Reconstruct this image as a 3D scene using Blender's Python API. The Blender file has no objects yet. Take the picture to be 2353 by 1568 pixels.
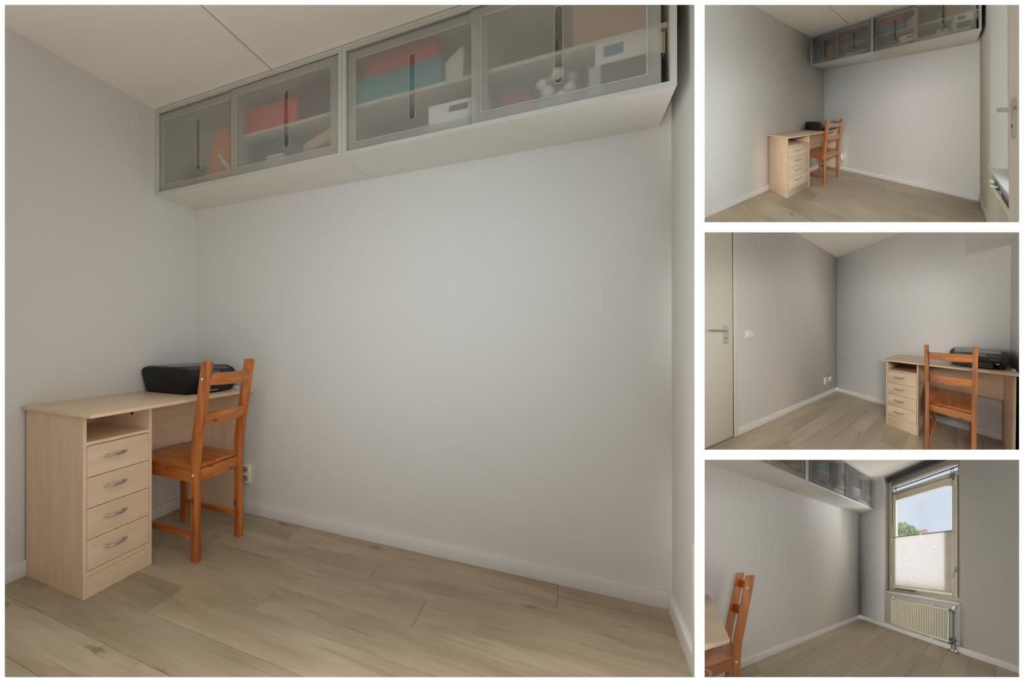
import bpy, bmesh, math, random
from mathutils import Vector, Matrix

C = bpy.context.scene.collection
SC = bpy.context.scene
V = Vector

# ------------------------------------------------------------------ camera
F1 = 1061.5676                      # focal length in pixels of the 2353 px wide frame
PX, PY = 708.90, 776.515            # principal point
S = 0.3273888                       # the small views are the same lens at this scale


def axes(a, p, r):
    F = V((math.sin(a)*math.cos(p), math.cos(a)*math.cos(p), math.sin(p)))
    R = V((math.cos(a), -math.sin(a), 0))
    U = R.cross(F)
    return R*math.cos(r)+U*math.sin(r), F, U*math.cos(r)-R*math.sin(r)


CAM = V((2.118027, -2.269273, 1.0550635))
CR, CF, CU = axes(-0.5115396, 0.0024372, 0.0004796)
cam = bpy.data.cameras.new('camera')
cam.sensor_width = 36
cam.lens = 36*F1/2353
cam.shift_x = (1176.5-PX)/2353
cam.shift_y = (PY-784)/2353
cam.clip_start = .05
cam.clip_end = 500
camo = bpy.data.objects.new('camera', cam)
C.objects.link(camo)
camo.matrix_world = Matrix(((CR.x, CU.x, -CF.x, CAM.x), (CR.y, CU.y, -CF.y, CAM.y), (CR.z, CU.z, -CF.z, CAM.z), (0, 0, 0, 1)))
SC.camera = camo

# ------------------------------------------------------------------ view, world
SC.view_settings.view_transform = 'Standard'
SC.view_settings.look = 'None'
SC.view_settings.gamma = 1
SC.view_settings.exposure = 0
wd = bpy.data.worlds.new('sky')
SC.world = wd
wd.use_nodes = True
nt = wd.node_tree
nt.nodes.clear()
tc = nt.nodes.new('ShaderNodeTexCoord')
dt = nt.nodes.new('ShaderNodeVectorMath')
dt.operation = 'DOT_PRODUCT'
dt.inputs[1].default_value = tuple(CF)
mr = nt.nodes.new('ShaderNodeMapRange')
mr.inputs['From Min'].default_value = -1
mr.inputs['From Max'].default_value = 1
mx = nt.nodes.new('ShaderNodeValToRGB')                   # dim behind the camera, bright overhead and
rp = mx.color_ramp                                        # to the sides, dull sky beyond the window
stops = [(0, (.50, .48, .46)), (.33, (.50, .48, .46)), (.38, (7.4, 7.6, 7.9)), (.485, (7.4, 7.6, 7.9)), (.53, (.74, .81, .90)), (1, (.74, .81, .90))]
while len(rp.elements) < len(stops):
    rp.elements.new(.5)
for e, (p, c) in zip(rp.elements, stops):
    e.position = p
    e.color = (*c, 1)
bg = nt.nodes.new('ShaderNodeBackground')
wo = nt.nodes.new('ShaderNodeOutputWorld')
nt.links.new(tc.outputs['Generated'], dt.inputs[0])
nt.links.new(dt.outputs['Value'], mr.inputs['Value'])
nt.links.new(mr.outputs['Result'], mx.inputs['Fac'])
nt.links.new(mx.outputs['Color'], bg.inputs['Color'])
nt.links.new(bg.outputs['Background'], wo.inputs['Surface'])

# ------------------------------------------------------------------ the four sets
# The picture shows one small room four times: the large view and three smaller views of the
# same room, side by side, separated by white borders, built as walls.  Each view is a complete set behind its own
# opening in one white front wall.  The large one is the room at true size and true angles.
# The three others are relief sets: the same room and furniture built on oblique axes (a constant
# affine map per set), so they stay solid and keep a right parallax from other positions too.
MAT_D = 1.20                        # distance of the front wall from the camera


def frame_pt(u, v, d):
    return CAM + CR*((u-PX)/F1*d) + CF*d + CU*((PY-v)/F1*d)


def relief(pos, ang, pp, mu):
    R, F, U = axes(*ang)
    g = 1/S
    o = V(pos)

    def T(p):
        q = p-o
        w = q.dot(F)
        d = mu*g*w
        return CAM + CR*(mu*q.dot(R)+d*(pp[0]-PX)/F1) + CF*d + CU*(mu*q.dot(U)+d*(PY-pp[1])/F1)
    o0 = T(V((0, 0, 0)))
    cx, cy, cz = T(V((1, 0, 0)))-o0, T(V((0, 1, 0)))-o0, T(V((0, 0, 1)))-o0
    return Matrix(((cx.x, cy.x, cz.x, o0.x), (cx.y, cy.y, cz.y, o0.y), (cx.z, cy.z, cz.z, o0.z), (0, 0, 0, 1)))


def side_plane(u=None, v=None, sign=1):
    n = (CR-CF*((u-PX)/F1)) if u is not None else (-CU-CF*((v-PY)/F1))
    return (CAM, (n*sign).normalized())


DEPTH = (CAM+CF*1.245, CF)
SETS = {
    'A': dict(M=Matrix.Identity(4), clip=[DEPTH, side_plane(u=1603, sign=-1)], say='large left view', panel=(11, 1596, 11, 1557)),
    'B': dict(M=relief(CAM, (-0.5115396, 0.0024372, 0.0004796), (1978.5714, 257.7537), .85),
              clip=[DEPTH, side_plane(u=1611), side_plane(v=519, sign=-1)], say='top right view', panel=(1619, 2342, 11, 511)),
    'C': dict(M=relief((2.0205145, -.3617023, 1.0501452), (-2.180882, -.010081, .0032884), (1972.2216, 768.7024), .62),
              clip=[DEPTH, side_plane(u=1611), side_plane(v=526), side_plane(v=1042, sign=-1)], say='middle right view', panel=(1619, 2342, 534, 1034)),
    'D': dict(M=relief((.3895721, -1.8367584, 1.0470149), (.8224678, .0043892, .0012516), (1967.7095, 1288.2728), .85),
              clip=[DEPTH, side_plane(u=1611), side_plane(v=1049)], say='bottom right view', panel=(1619, 2342, 1057, 1557)),
}

# ------------------------------------------------------------------ lights
def area(name, loc, aim, w, h, energy, col, fall=None, spread=None):
    l = bpy.data.lights.new(name, 'AREA')
    l.shape = 'RECTANGLE'
    l.size, l.size_y, l.energy, l.color = w, h, energy, col
    if spread:
        l.spread = math.radians(spread)
    if fall:
        l.use_nodes = True
        n = l.node_tree
        e = n.nodes['Emission']
        f = n.nodes.new('ShaderNodeLightFalloff')
        f.inputs['Strength'].default_value = 1
        n.links.new(f.outputs[fall], e.inputs['Strength'])
    o = bpy.data.objects.new(name, l)
    C.objects.link(o)
    o.location = loc
    o.rotation_euler = (V(aim)-V(loc)).to_track_quat('-Z', 'Y').to_euler()
    return o


WARM = (1, .93, .84)
COOL = (.66, .86, 1)
FILL_COL = (.95, .985, 1.03)
# daylight of the room's window (large view): comes from the right wall, beyond the picture's edge
area('window_daylight', (2.24, -1.35, 1.5), (1.5, 0, 1.3), .5, .9, 2.1, COOL, None, 95)
# added fill lights just inside each opening, facing in, to brighten the sets
for k, e, d, f, u, v, ua, va in (('A', 3.6, 1.26, 'Linear', 480, 784, 560, 784),
                                 ('B', 4.3, 1.6, 'Constant', 1960, 300, 1900, 150),
                                 ('C', 4.7, 1.7, 'Constant', 1980, 784, 1980, 784),
                                 ('D', 4.5, 1.9, 'Constant', 1930, 1307, 1900, 1307)):
    p = SETS[k]['panel']
    a = frame_pt(u, v, d)
    b = frame_pt(ua, va, 8)
    area('fill_light', a, b, (p[1]-p[0])/F1*d*.5, (p[3]-p[2])/F1*d*.7, e, FILL_COL, f)
# added spots beside the camera, brightening the depth of each smaller view
for e, ua, va, ang, bl in ((60, 1925, 250, 26, 1), (53, 1905, 790, 27, 1), (45, 1955, 1320, 27, 1)):
    l = bpy.data.lights.new('fill_spot', 'SPOT')
    l.energy, l.color = e, FILL_COL
    l.spot_size, l.spot_blend = math.radians(ang), bl
    l.shadow_soft_size = .12
    l.use_nodes = True
    n = l.node_tree
    f = n.nodes.new('ShaderNodeLightFalloff')
    f.inputs['Strength'].default_value = 1
    n.links.new(f.outputs['Constant'], n.nodes['Emission'].inputs['Strength'])
    o = bpy.data.objects.new('fill_spot', l)
    C.objects.link(o)
    o.location = CAM-CF*.15+CU*.12
    o.rotation_euler = (frame_pt(ua, va, 8)-o.location).to_track_quat('-Z', 'Y').to_euler()
# daylight of the same window in the smaller views
MB = SETS['B']['M']
W0 = 2.4719
area('window_daylight', MB @ V((2.30, -1.15, 1.5)), MB @ V((1.75, 0, 1.2)), .8, 1.2, 12, COOL, None, 130)
MC = SETS['C']['M']
area('window_daylight', MC @ V((1.35, -.85, 1.35)), MC @ V((0, -1.45, 1.15)), .4, .6, 1, COOL, None, 130)
area('window_daylight', MB @ V((W0+.30, -1.38, 1.6)), MB @ V((W0+.05, -.52, 1.4)), .4, 1.2, 70, COOL, None, 150)

# ------------------------------------------------------------------ materials
MATS = {}


def mat(name, col=(.8, .8, .8), rough=.5, metal=0, spec=.5, noise=0, nscale=(8, 8, 8), col2=None, bump=0, bscale=60, coat=0, kind=None):
    if name in MATS:
        return MATS[name]
    m = bpy.data.materials.new(name)
    m.use_nodes = True
    n = m.node_tree
    b = n.nodes['Principled BSDF']
    b.inputs['Base Color'].default_value = (*col, 1)
    b.inputs['Roughness'].default_value = rough
    b.inputs['Metallic'].default_value = metal
    b.inputs['Specular IOR Level'].default_value = spec
    b.inputs['Coat Weight'].default_value = coat
    at = n.nodes.new('ShaderNodeAttribute')
    at.attribute_name = 'rest'
    if col2 is not None:
        mp = n.nodes.new('ShaderNodeMapping')
        mp.inputs['Scale'].default_value = nscale
        n.links.new(at.outputs['Vector'], mp.inputs['Vector'])
        tx = n.nodes.new('ShaderNodeTexNoise')
        tx.inputs['Detail'].default_value = 6
        tx.inputs['Scale'].default_value = 1
        n.links.new(mp.outputs['Vector'], tx.inputs['Vector'])
        rm = n.nodes.new('ShaderNodeValToRGB')
        rm.color_ramp.elements[0].position = .33
        rm.color_ramp.elements[1].position = .68
        rm.color_ramp.elements[0].color = (*col, 1)
        rm.color_ramp.elements[1].color = (*col2, 1)
        n.links.new(tx.outputs['Fac'], rm.inputs['Fac'])
        n.links.new(rm.outputs['Color'], b.inputs['Base Color'])
    if bump:
        t2 = n.nodes.new('ShaderNodeTexNoise')
        t2.inputs['Scale'].default_value = bscale
        t2.inputs['Detail'].default_value = 3
        n.links.new(at.outputs['Vector'], t2.inputs['Vector'])
        bp = n.nodes.new('ShaderNodeBump')
        bp.inputs['Strength'].default_value = bump
        bp.inputs['Distance'].default_value = .01
        n.links.new(t2.outputs['Fac'], bp.inputs['Height'])
        n.links.new(bp.outputs['Normal'], b.inputs['Normal'])
    MATS[name] = m
    return m


def srgb(r, g, b):
    f = lambda c: (c/255/12.92) if c/255 <= .04045 else ((c/255+.055)/1.055)**2.4
    return (f(r), f(g), f(b))


def chair_wood(name, sc):
    """orange-brown pine: long grain, a few dark knots"""
    if name in MATS:
        return MATS[name]
    m = mat(name, srgb(152, 80, 28), .36, col2=srgb(206, 124, 54), nscale=sc, coat=.12)
    n = m.node_tree
    b = n.nodes['Principled BSDF']
    at = [q for q in n.nodes if q.type == 'ATTRIBUTE'][0]
    rm = [q for q in n.nodes if q.type == 'VALTORGB'][0]
    mp = n.nodes.new('ShaderNodeMapping')
    mp.inputs['Scale'].default_value = tuple(6 if s < 20 else 14 for s in sc)
    n.links.new(at.outputs['Vector'], mp.inputs['Vector'])
    vo = n.nodes.new('ShaderNodeTexVoronoi')
    vo.inputs['Scale'].default_value = 1
    n.links.new(mp.outputs['Vector'], vo.inputs['Vector'])
    r2 = n.nodes.new('ShaderNodeMapRange')
    r2.inputs['From Min'].default_value = .05
    r2.inputs['From Max'].default_value = .17
    n.links.new(vo.outputs['Distance'], r2.inputs['Value'])
    x = n.nodes.new('ShaderNodeMix')
    x.data_type = 'RGBA'
    x.inputs['A'].default_value = (*srgb(96, 42, 14), 1)
    n.links.new(r2.outputs['Result'], x.inputs['Factor'])
    n.links.new(rm.outputs['Color'], x.inputs['B'])
    n.links.new(x.outputs['Result'], b.inputs['Base Color'])
    return m


def floor_mat():
    m = mat('oak_laminate', (1, 1, 1), .42, spec=.35)
    n = m.node_tree
    b = n.nodes['Principled BSDF']
    at = [q for q in n.nodes if q.type == 'ATTRIBUTE'][0]
    pa = n.nodes.new('ShaderNodeAttribute')
    pa.attribute_name = 'plank'
    mul = n.nodes.new('ShaderNodeVectorMath')
    mul.operation = 'MULTIPLY'
    mul.inputs[1].default_value = (17, 31, 5)
    n.links.new(pa.outputs['Vector'], mul.inputs[0])
    add = n.nodes.new('ShaderNodeVectorMath')
    n.links.new(at.outputs['Vector'], add.inputs[0])
    n.links.new(mul.outputs['Vector'], add.inputs[1])

    def noise(sc, det, dist=0):
        mp = n.nodes.new('ShaderNodeMapping')
        mp.inputs['Scale'].default_value = sc
        n.links.new(add.outputs['Vector'], mp.inputs['Vector'])
        t = n.nodes.new('ShaderNodeTexNoise')
        t.inputs['Scale'].default_value = 1
        t.inputs['Detail'].default_value = det
        t.inputs['Distortion'].default_value = dist
        n.links.new(mp.outputs['Vector'], t.inputs['Vector'])
        return t.outputs['Fac']

    def mix(kind, fac, A, B):
        x = n.nodes.new('ShaderNodeMix')
        x.data_type = 'RGBA'
        x.blend_type = kind
        for s, val in (('Factor', fac), ('A', A), ('B', B)):
            if hasattr(val, 'is_linked'):
                n.links.new(val, x.inputs[s])
            else:
                x.inputs[s].default_value = val if s == 'Factor' else (*val, 1)
        return x.outputs['Result']

    def ramp(f, lo, hi, a=(0, 0, 0), bb=(1, 1, 1)):
        r = n.nodes.new('ShaderNodeValToRGB')
        r.color_ramp.elements[0].position = lo
        r.color_ramp.elements[1].position = hi
        r.color_ramp.elements[0].color = (*a, 1)
        r.color_ramp.elements[1].color = (*bb, 1)
        n.links.new(f, r.inputs['Fac'])
        return r.outputs['Color']
    base = ramp(noise((2.0, 7, 4), 8, .5), .28, .74, srgb(160, 142, 114), srgb(192, 176, 150))
    fine = ramp(noise((5, 120, 10), 5, .3), .3, .75, (.86, .85, .84), (1, 1, 1))
    c = mix('MULTIPLY', 1.0, base, fine)
    streak = ramp(noise((1.8, 22, 4), 4, 1.4), .57, .72)
    c = mix('MIX', 0, c, srgb(126, 112, 90))
    x = c.node
    sm = n.nodes.new('ShaderNodeMath')
    sm.operation = 'MULTIPLY'
    sm.inputs[1].default_value = .4
    n.links.new(streak, sm.inputs[0])
    n.links.new(sm.outputs[0], x.inputs['Factor'])
    # knots
    mp = n.nodes.new('ShaderNodeMapping')
    mp.inputs['Scale'].default_value = (2.6, 4.6, 1)
    n.links.new(add.outputs['Vector'], mp.inputs['Vector'])
    wn = n.nodes.new('ShaderNodeTexNoise')
    wn.inputs['Scale'].default_value = 9
    n.links.new(mp.outputs['Vector'], wn.inputs['Vector'])
    ws = n.nodes.new('ShaderNodeVectorMath')
    ws.operation = 'MULTIPLY_ADD'
    ws.inputs[1].default_value = (.22, .22, .22)
    n.links.new(wn.outputs['Color'], ws.inputs[0])
    n.links.new(mp.outputs['Vector'], ws.inputs[2])
    vo = n.nodes.new('ShaderNodeTexVoronoi')
    vo.inputs['Scale'].default_value = 1
    n.links.new(ws.outputs['Vector'], vo.inputs['Vector'])
    k = ramp(vo.outputs['Distance'], .03, .12, (1, 1, 1), (0, 0, 0))
    km = n.nodes.new('ShaderNodeMath')
    km.operation = 'MULTIPLY'
    km.inputs[1].default_value = .7
    n.links.new(k, km.inputs[0])
    c = mix('MIX', km.outputs[0], c, srgb(104, 92, 74))
    # tone per plank
    sp = n.nodes.new('ShaderNodeSeparateXYZ')
    n.links.new(pa.outputs['Vector'], sp.inputs[0])
    tone = ramp(sp.outputs['X'], 0, 1, (.90, .90, .89), (1.04, 1.03, 1.02))
    c = mix('MULTIPLY', 1.0, c, tone)
    n.links.new(c, b.inputs['Base Color'])
    return m


def glassy(name, col, rough, milk, milkcol, ior=1.25):
    """frosted acrylic: rough refraction plus a milky diffuse share"""
    if name in MATS:
        return MATS[name]
    m = bpy.data.materials.new(name)
    m.use_nodes = True
    n = m.node_tree
    n.nodes.clear()
    o = n.nodes.new('ShaderNodeOutputMaterial')
    r = n.nodes.new('ShaderNodeBsdfRefraction')
    r.inputs['Color'].default_value = (*col, 1)
    r.inputs['Roughness'].default_value = rough
    r.inputs['IOR'].default_value = ior
    d = n.nodes.new('ShaderNodeBsdfDiffuse')
    d.inputs['Color'].default_value = (*milkcol, 1)
    g = n.nodes.new('ShaderNodeBsdfGlossy')
    g.inputs['Roughness'].default_value = .25
    x = n.nodes.new('ShaderNodeMixShader')
    x.inputs[0].default_value = milk
    y = n.nodes.new('ShaderNodeMixShader')
    y.inputs[0].default_value = .04
    n.links.new(r.outputs[0], x.inputs[1])
    n.links.new(d.outputs[0], x.inputs[2])
    n.links.new(x.outputs[0], y.inputs[1])
    n.links.new(g.outputs[0], y.inputs[2])
    n.links.new(y.outputs[0], o.inputs['Surface'])
    MATS[name] = m
    return m


def thin_glass(name, tint, gloss=.06):
    if name in MATS:
        return MATS[name]
    m = bpy.data.materials.new(name)
    m.use_nodes = True
    n = m.node_tree
    n.nodes.clear()
    o = n.nodes.new('ShaderNodeOutputMaterial')
    r = n.nodes.new('ShaderNodeBsdfTransparent')
    r.inputs['Color'].default_value = (*tint, 1)
    g = n.nodes.new('ShaderNodeBsdfGlossy')
    g.inputs['Roughness'].default_value = .03
    x = n.nodes.new('ShaderNodeMixShader')
    x.inputs[0].default_value = gloss
    n.links.new(r.outputs[0], x.inputs[1])
    n.links.new(g.outputs[0], x.inputs[2])
    n.links.new(x.outputs[0], o.inputs['Surface'])
    MATS[name] = m
    return m


def blind_mat():
    m = bpy.data.materials.new('pleated_fabric')
    m.use_nodes = True
    n = m.node_tree
    n.nodes.clear()
    o = n.nodes.new('ShaderNodeOutputMaterial')
    d = n.nodes.new('ShaderNodeBsdfDiffuse')
    d.inputs['Color'].default_value = (*srgb(236, 230, 222), 1)
    t = n.nodes.new('ShaderNodeBsdfTranslucent')
    t.inputs['Color'].default_value = (*srgb(240, 234, 228), 1)
    x = n.nodes.new('ShaderNodeMixShader')
    x.inputs[0].default_value = .7
    n.links.new(d.outputs[0], x.inputs[1])
    n.links.new(t.outputs[0], x.inputs[2])
    n.links.new(x.outputs[0], o.inputs['Surface'])
    return m


WALL = mat('wall_paint', (.664, .634, .582), .75, spec=.15, bump=.06, bscale=160)
CEIL = mat('ceiling_paint', (.86, .795, .69), .85, spec=.1, bump=.1, bscale=220)
TRIM = mat('trim_paint', (.71, .68, .63), .45, spec=.35)
WHITE = mat('white_front_paint', (.93, .93, .93), .9, spec=0)
FLOOR = floor_mat()
CAB = mat('cabinet_laminate', (.70, .67, .59), .4, spec=.35)
ALU = mat('anodised_aluminium', (.66, .65, .60), .38, metal=.45)
FROST = glassy('frosted_acrylic', (1, 1, .99), .29, .18, (.78, .75, .66))
SLOTG = glassy('clear_acrylic_grip', (1, 1, 1), .10, .06, (.6, .58, .5))
FROST_FAR = glassy('frosted_acrylic_far', (1, 1, .99), .13, .16, (.80, .77, .68), 1.04)
FROST2_FAR = glassy('frosted_acrylic_border_far', (.98, .98, .96), .10, .28, (.90, .88, .80), 1.04)
FROST2 = glassy('frosted_acrylic_border', (.98, .98, .96), .22, .30, (.90, .88, .80))
EDGE = mat('acrylic_edge', (.60, .58, .50), .3)
MAPLE = mat('maple_laminate', srgb(222, 194, 160), .38, col2=srgb(232, 206, 174), nscale=(30, 30, 3), spec=.4)
MAPLE_H = mat('maple_laminate_lying', srgb(222, 194, 160), .38, col2=srgb(232, 206, 174), nscale=(30, 3, 30), spec=.4)
EDGEBAND = mat('maple_edge_band', srgb(222, 200, 168), .4)
STEEL = mat('satin_steel', (.42, .43, .44), .3, metal=.9)
PINE_Z = lambda: chair_wood('pine_upright', (45, 45, 3))
PINE_Y = lambda: chair_wood('pine_crossways', (45, 3, 45))
PINE_X = lambda: chair_wood('pine_lengthways', (3, 40, 45))
BLACK = mat('black_plastic', (.008, .008, .0085), .5, spec=.35)
GLOSSBLACK = mat('glossy_black_plastic', (.010, .010, .011), .22, spec=.4)
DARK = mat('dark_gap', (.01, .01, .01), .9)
CREAM = mat('cream_plastic', srgb(232, 224, 196), .4)
WPLAST = mat('white_plastic', (.85, .85, .84), .35)
GREYPANEL = mat('grey_scanner_panel', (.45, .45, .44), .25)
NICKEL = mat('satin_nickel', (.62, .57, .50), .3, metal=.9)
DOORP = mat('door_paint', srgb(222, 216, 196), .4, spec=.4)
FRAMEP = mat('cream_window_paint', srgb(206, 198, 172), .4, spec=.4)
RADP = mat('cream_radiator_paint', srgb(196, 190, 164), .45)
PIPE = mat('grey_painted_pipe', srgb(98, 96, 84), .45, metal=.3)
BLINDBLK = mat('black_blind_fabric', (.02, .021, .023), .8)
BRONZE = mat('bronze_rail', srgb(130, 112, 92), .4, metal=.3)
PLEAT = blind_mat()
GLASS = thin_glass('window_glass', (.97, .98, 1))
BOWLG = thin_glass('bowl_glass', (.86, .86, .88), .12)


# ------------------------------------------------------------------ mesh helpers
def nb():
    return bmesh.new()


def add_poly(bm, pts, faces):
    vs = [bm.verts.new(p) for p in pts]
    fs = [bm.faces.new([vs[i] for i in f]) for f in faces]
    return vs, fs


BOXF = [(0, 3, 2, 1), (4, 5, 6, 7), (0, 1, 5, 4), (1, 2, 6, 5), (2, 3, 7, 6), (3, 0, 4, 7)]


def bevel(bm, vs, r, seg=2):
    es = list({e for v in vs for e in v.link_edges})
    bmesh.ops.bevel(bm, geom=es, offset=r, segments=seg, affect='EDGES', profile=.5)


def box(bm, x0, x1, y0, y1, z0, z1, bev=0, seg=2):
    x0, x1 = min(x0, x1), max(x0, x1)
    y0, y1 = min(y0, y1), max(y0, y1)
    z0, z1 = min(z0, z1), max(z0, z1)
    vs, fs = add_poly(bm, [(x0, y0, z0), (x1, y0, z0), (x1, y1, z0), (x0, y1, z0), (x0, y0, z1), (x1, y0, z1), (x1, y1, z1), (x0, y1, z1)], BOXF)
    if bev:
        bevel(bm, vs, bev, seg)
    return bm


def bx(*a, **k):
    return box(nb(), *a, **k)


def prism(bm, poly, axis, a0, a1, bev=0, scale1=None):
    """poly: list of (p,q) in the plane across `axis`; extruded from a0 to a1"""
    def P(p, q, a):
        return {'x': (a, p, q), 'y': (p, a, q), 'z': (p, q, a)}[axis]
    n = len(poly)
    vs = [bm.verts.new(P(p, q, a0)) for p, q in poly]+[bm.verts.new(P(p, q, a1)) for p, q in poly]
    fs = [bm.faces.new(vs[:n]), bm.faces.new(vs[n:][::-1])]
    for i in range(n):
        j = (i+1) % n
        fs.append(bm.faces.new((vs[j], vs[i], vs[n+i], vs[n+j])))
    bmesh.ops.recalc_face_normals(bm, faces=fs)
    if bev:
        bevel(bm, vs, bev)
    return bm


def tube(bm, pts, r, n=8, cap=True):
    pts = [V(p) for p in pts]
    rings = []
    prev = None
    for i, p in enumerate(pts):
        d = (pts[min(i+1, len(pts)-1)]-pts[max(i-1, 0)]).normalized()
        if prev is None:
            a = d.orthogonal().normalized()
        else:
            a = (prev-d*prev.dot(d)).normalized()
        prev = a
        b = d.cross(a)
        rr = r[i] if isinstance(r, (list, tuple)) else r
        rings.append([bm.verts.new(p+(a*math.cos(t)+b*math.sin(t))*rr) for t in [2*math.pi*k/n for k in range(n)]])
    for q, s in zip(rings, rings[1:]):
        for k in range(n):
            f = bm.faces.new((q[k], q[(k+1) % n], s[(k+1) % n], s[k]))
            f.smooth = True
    if cap:
        bm.faces.new(rings[0][::-1])
        bm.faces.new(rings[-1])
    return bm


def ball(bm, c, r, sc=(1, 1, 1), u=14, v=9):
    m = Matrix.Translation(c) @ Matrix.Diagonal((*[r*s for s in sc], 1))
    res = bmesh.ops.create_uvsphere(bm, u_segments=u, v_segments=v, radius=1, matrix=m)
    for q in res['verts']:
        for f in q.link_faces:
            f.smooth = True
    return bm


def disc(bm, c, axis, r, h, n=24, r2=None):
    """short cylinder along axis ('x','y','z'), from c to c+h"""
    d = {'x': V((1, 0, 0)), 'y': V((0, 1, 0)), 'z': V((0, 0, 1))}[axis]*h
    return tube(bm, [V(c), V(c)+d], [r, r if r2 is None else r2], n)


def slot_outline(cy, z0, z1, r, n=8):
    pts = []
    for k in range(n+1):
        t = math.pi*k/n
        pts.append((cy+r*math.cos(t), z1-r+r*math.sin(t)))
    for k in range(n+1):
        t = math.pi+math.pi*k/n
        pts.append((cy+r*math.cos(t), z0+r+r*math.sin(t)))
    return pts


# ------------------------------------------------------------------ objects in a set
class Set:
    def __init__(s, key):
        d = SETS[key]
        s.key, s.M, s.clip, s.say = key, d['M'], d['clip'], d['say']
        s.iden = key == 'A'
        s.empties = []

    def lab(s, o, label, cat, group=None, kind=None):
        o['label'] = label+', '+s.say
        o['category'] = cat
        if group:
            o['group'] = group
        if kind:
            o['kind'] = kind

    def thing(s, name, label, cat, base, group=None, kind=None):
        o = bpy.data.objects.new(name, None)
        o.empty_display_size = .05
        C.objects.link(o)
        o.location = s.M @ V(base)
        s.lab(o, label, cat, group, kind)
        s.empties.append(o)
        return o

    def obj(s, name, bm, m, parent=None, label=None, cat=None, group=None, kind=None, sharp=35, partlabel=None):
        rest = bm.verts.layers.float_vector.new('rest')
        for v in bm.verts:
            v[rest] = v.co
        bm.transform(s.M)
        for co, no in s.clip:
            ds = [(v.co-co).dot(no) for v in bm.verts]
            if not ds or max(ds) < 1e-5:
                bm.free()
                return None
            if min(ds) >= -1e-6:
                continue
            g = list(bm.verts)+list(bm.edges)+list(bm.faces)
            r = bmesh.ops.bisect_plane(bm, geom=g, dist=1e-6, plane_co=co, plane_no=no, clear_inner=True)
            es = [e for e in r['geom_cut'] if isinstance(e, bmesh.types.BMEdge) and e.is_boundary]
            if es:
                try:
                    bmesh.ops.holes_fill(bm, edges=es, sides=0)
                except Exception:
                    pass
        if not bm.faces:
            bm.free()
            return None
        me = bpy.data.meshes.new(name)
        if parent is not None:
            org = V((0, 0, 0))
            q = parent
            while q:
                org += q.location
                q = q.parent
        else:
            xs = [v.co for v in bm.verts]
            org = V(((min(v.x for v in xs)+max(v.x for v in xs))/2, (min(v.y for v in xs)+max(v.y for v in xs))/2, min(v.z for v in xs)))
        bm.transform(Matrix.Translation(-org))
        bm.to_mesh(me)
        bm.free()
        me.materials.append(m)
        try:
            me.set_sharp_from_angle(angle=math.radians(sharp))
        except Exception:
            pass
        o = bpy.data.objects.new(name, me)
        C.objects.link(o)
        if parent is not None:
            o.parent = parent
        else:
            o.location = org
        if label:
            s.lab(o, label, cat, group, kind)
        if partlabel:
            o['label'] = partlabel
        return o

    def done(s):
        for e in s.empties:
            if not e.children:
                bpy.data.objects.remove(e)


# room dimensions in metres: cabinet wall y=0, desk wall x=0, window wall x=W, door wall y=-L
W, L, H = 2.4719, 2.2449, 2.4056
ZC, DC = 1.8944, .3466
BT, BH = .0164, .0694


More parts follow.
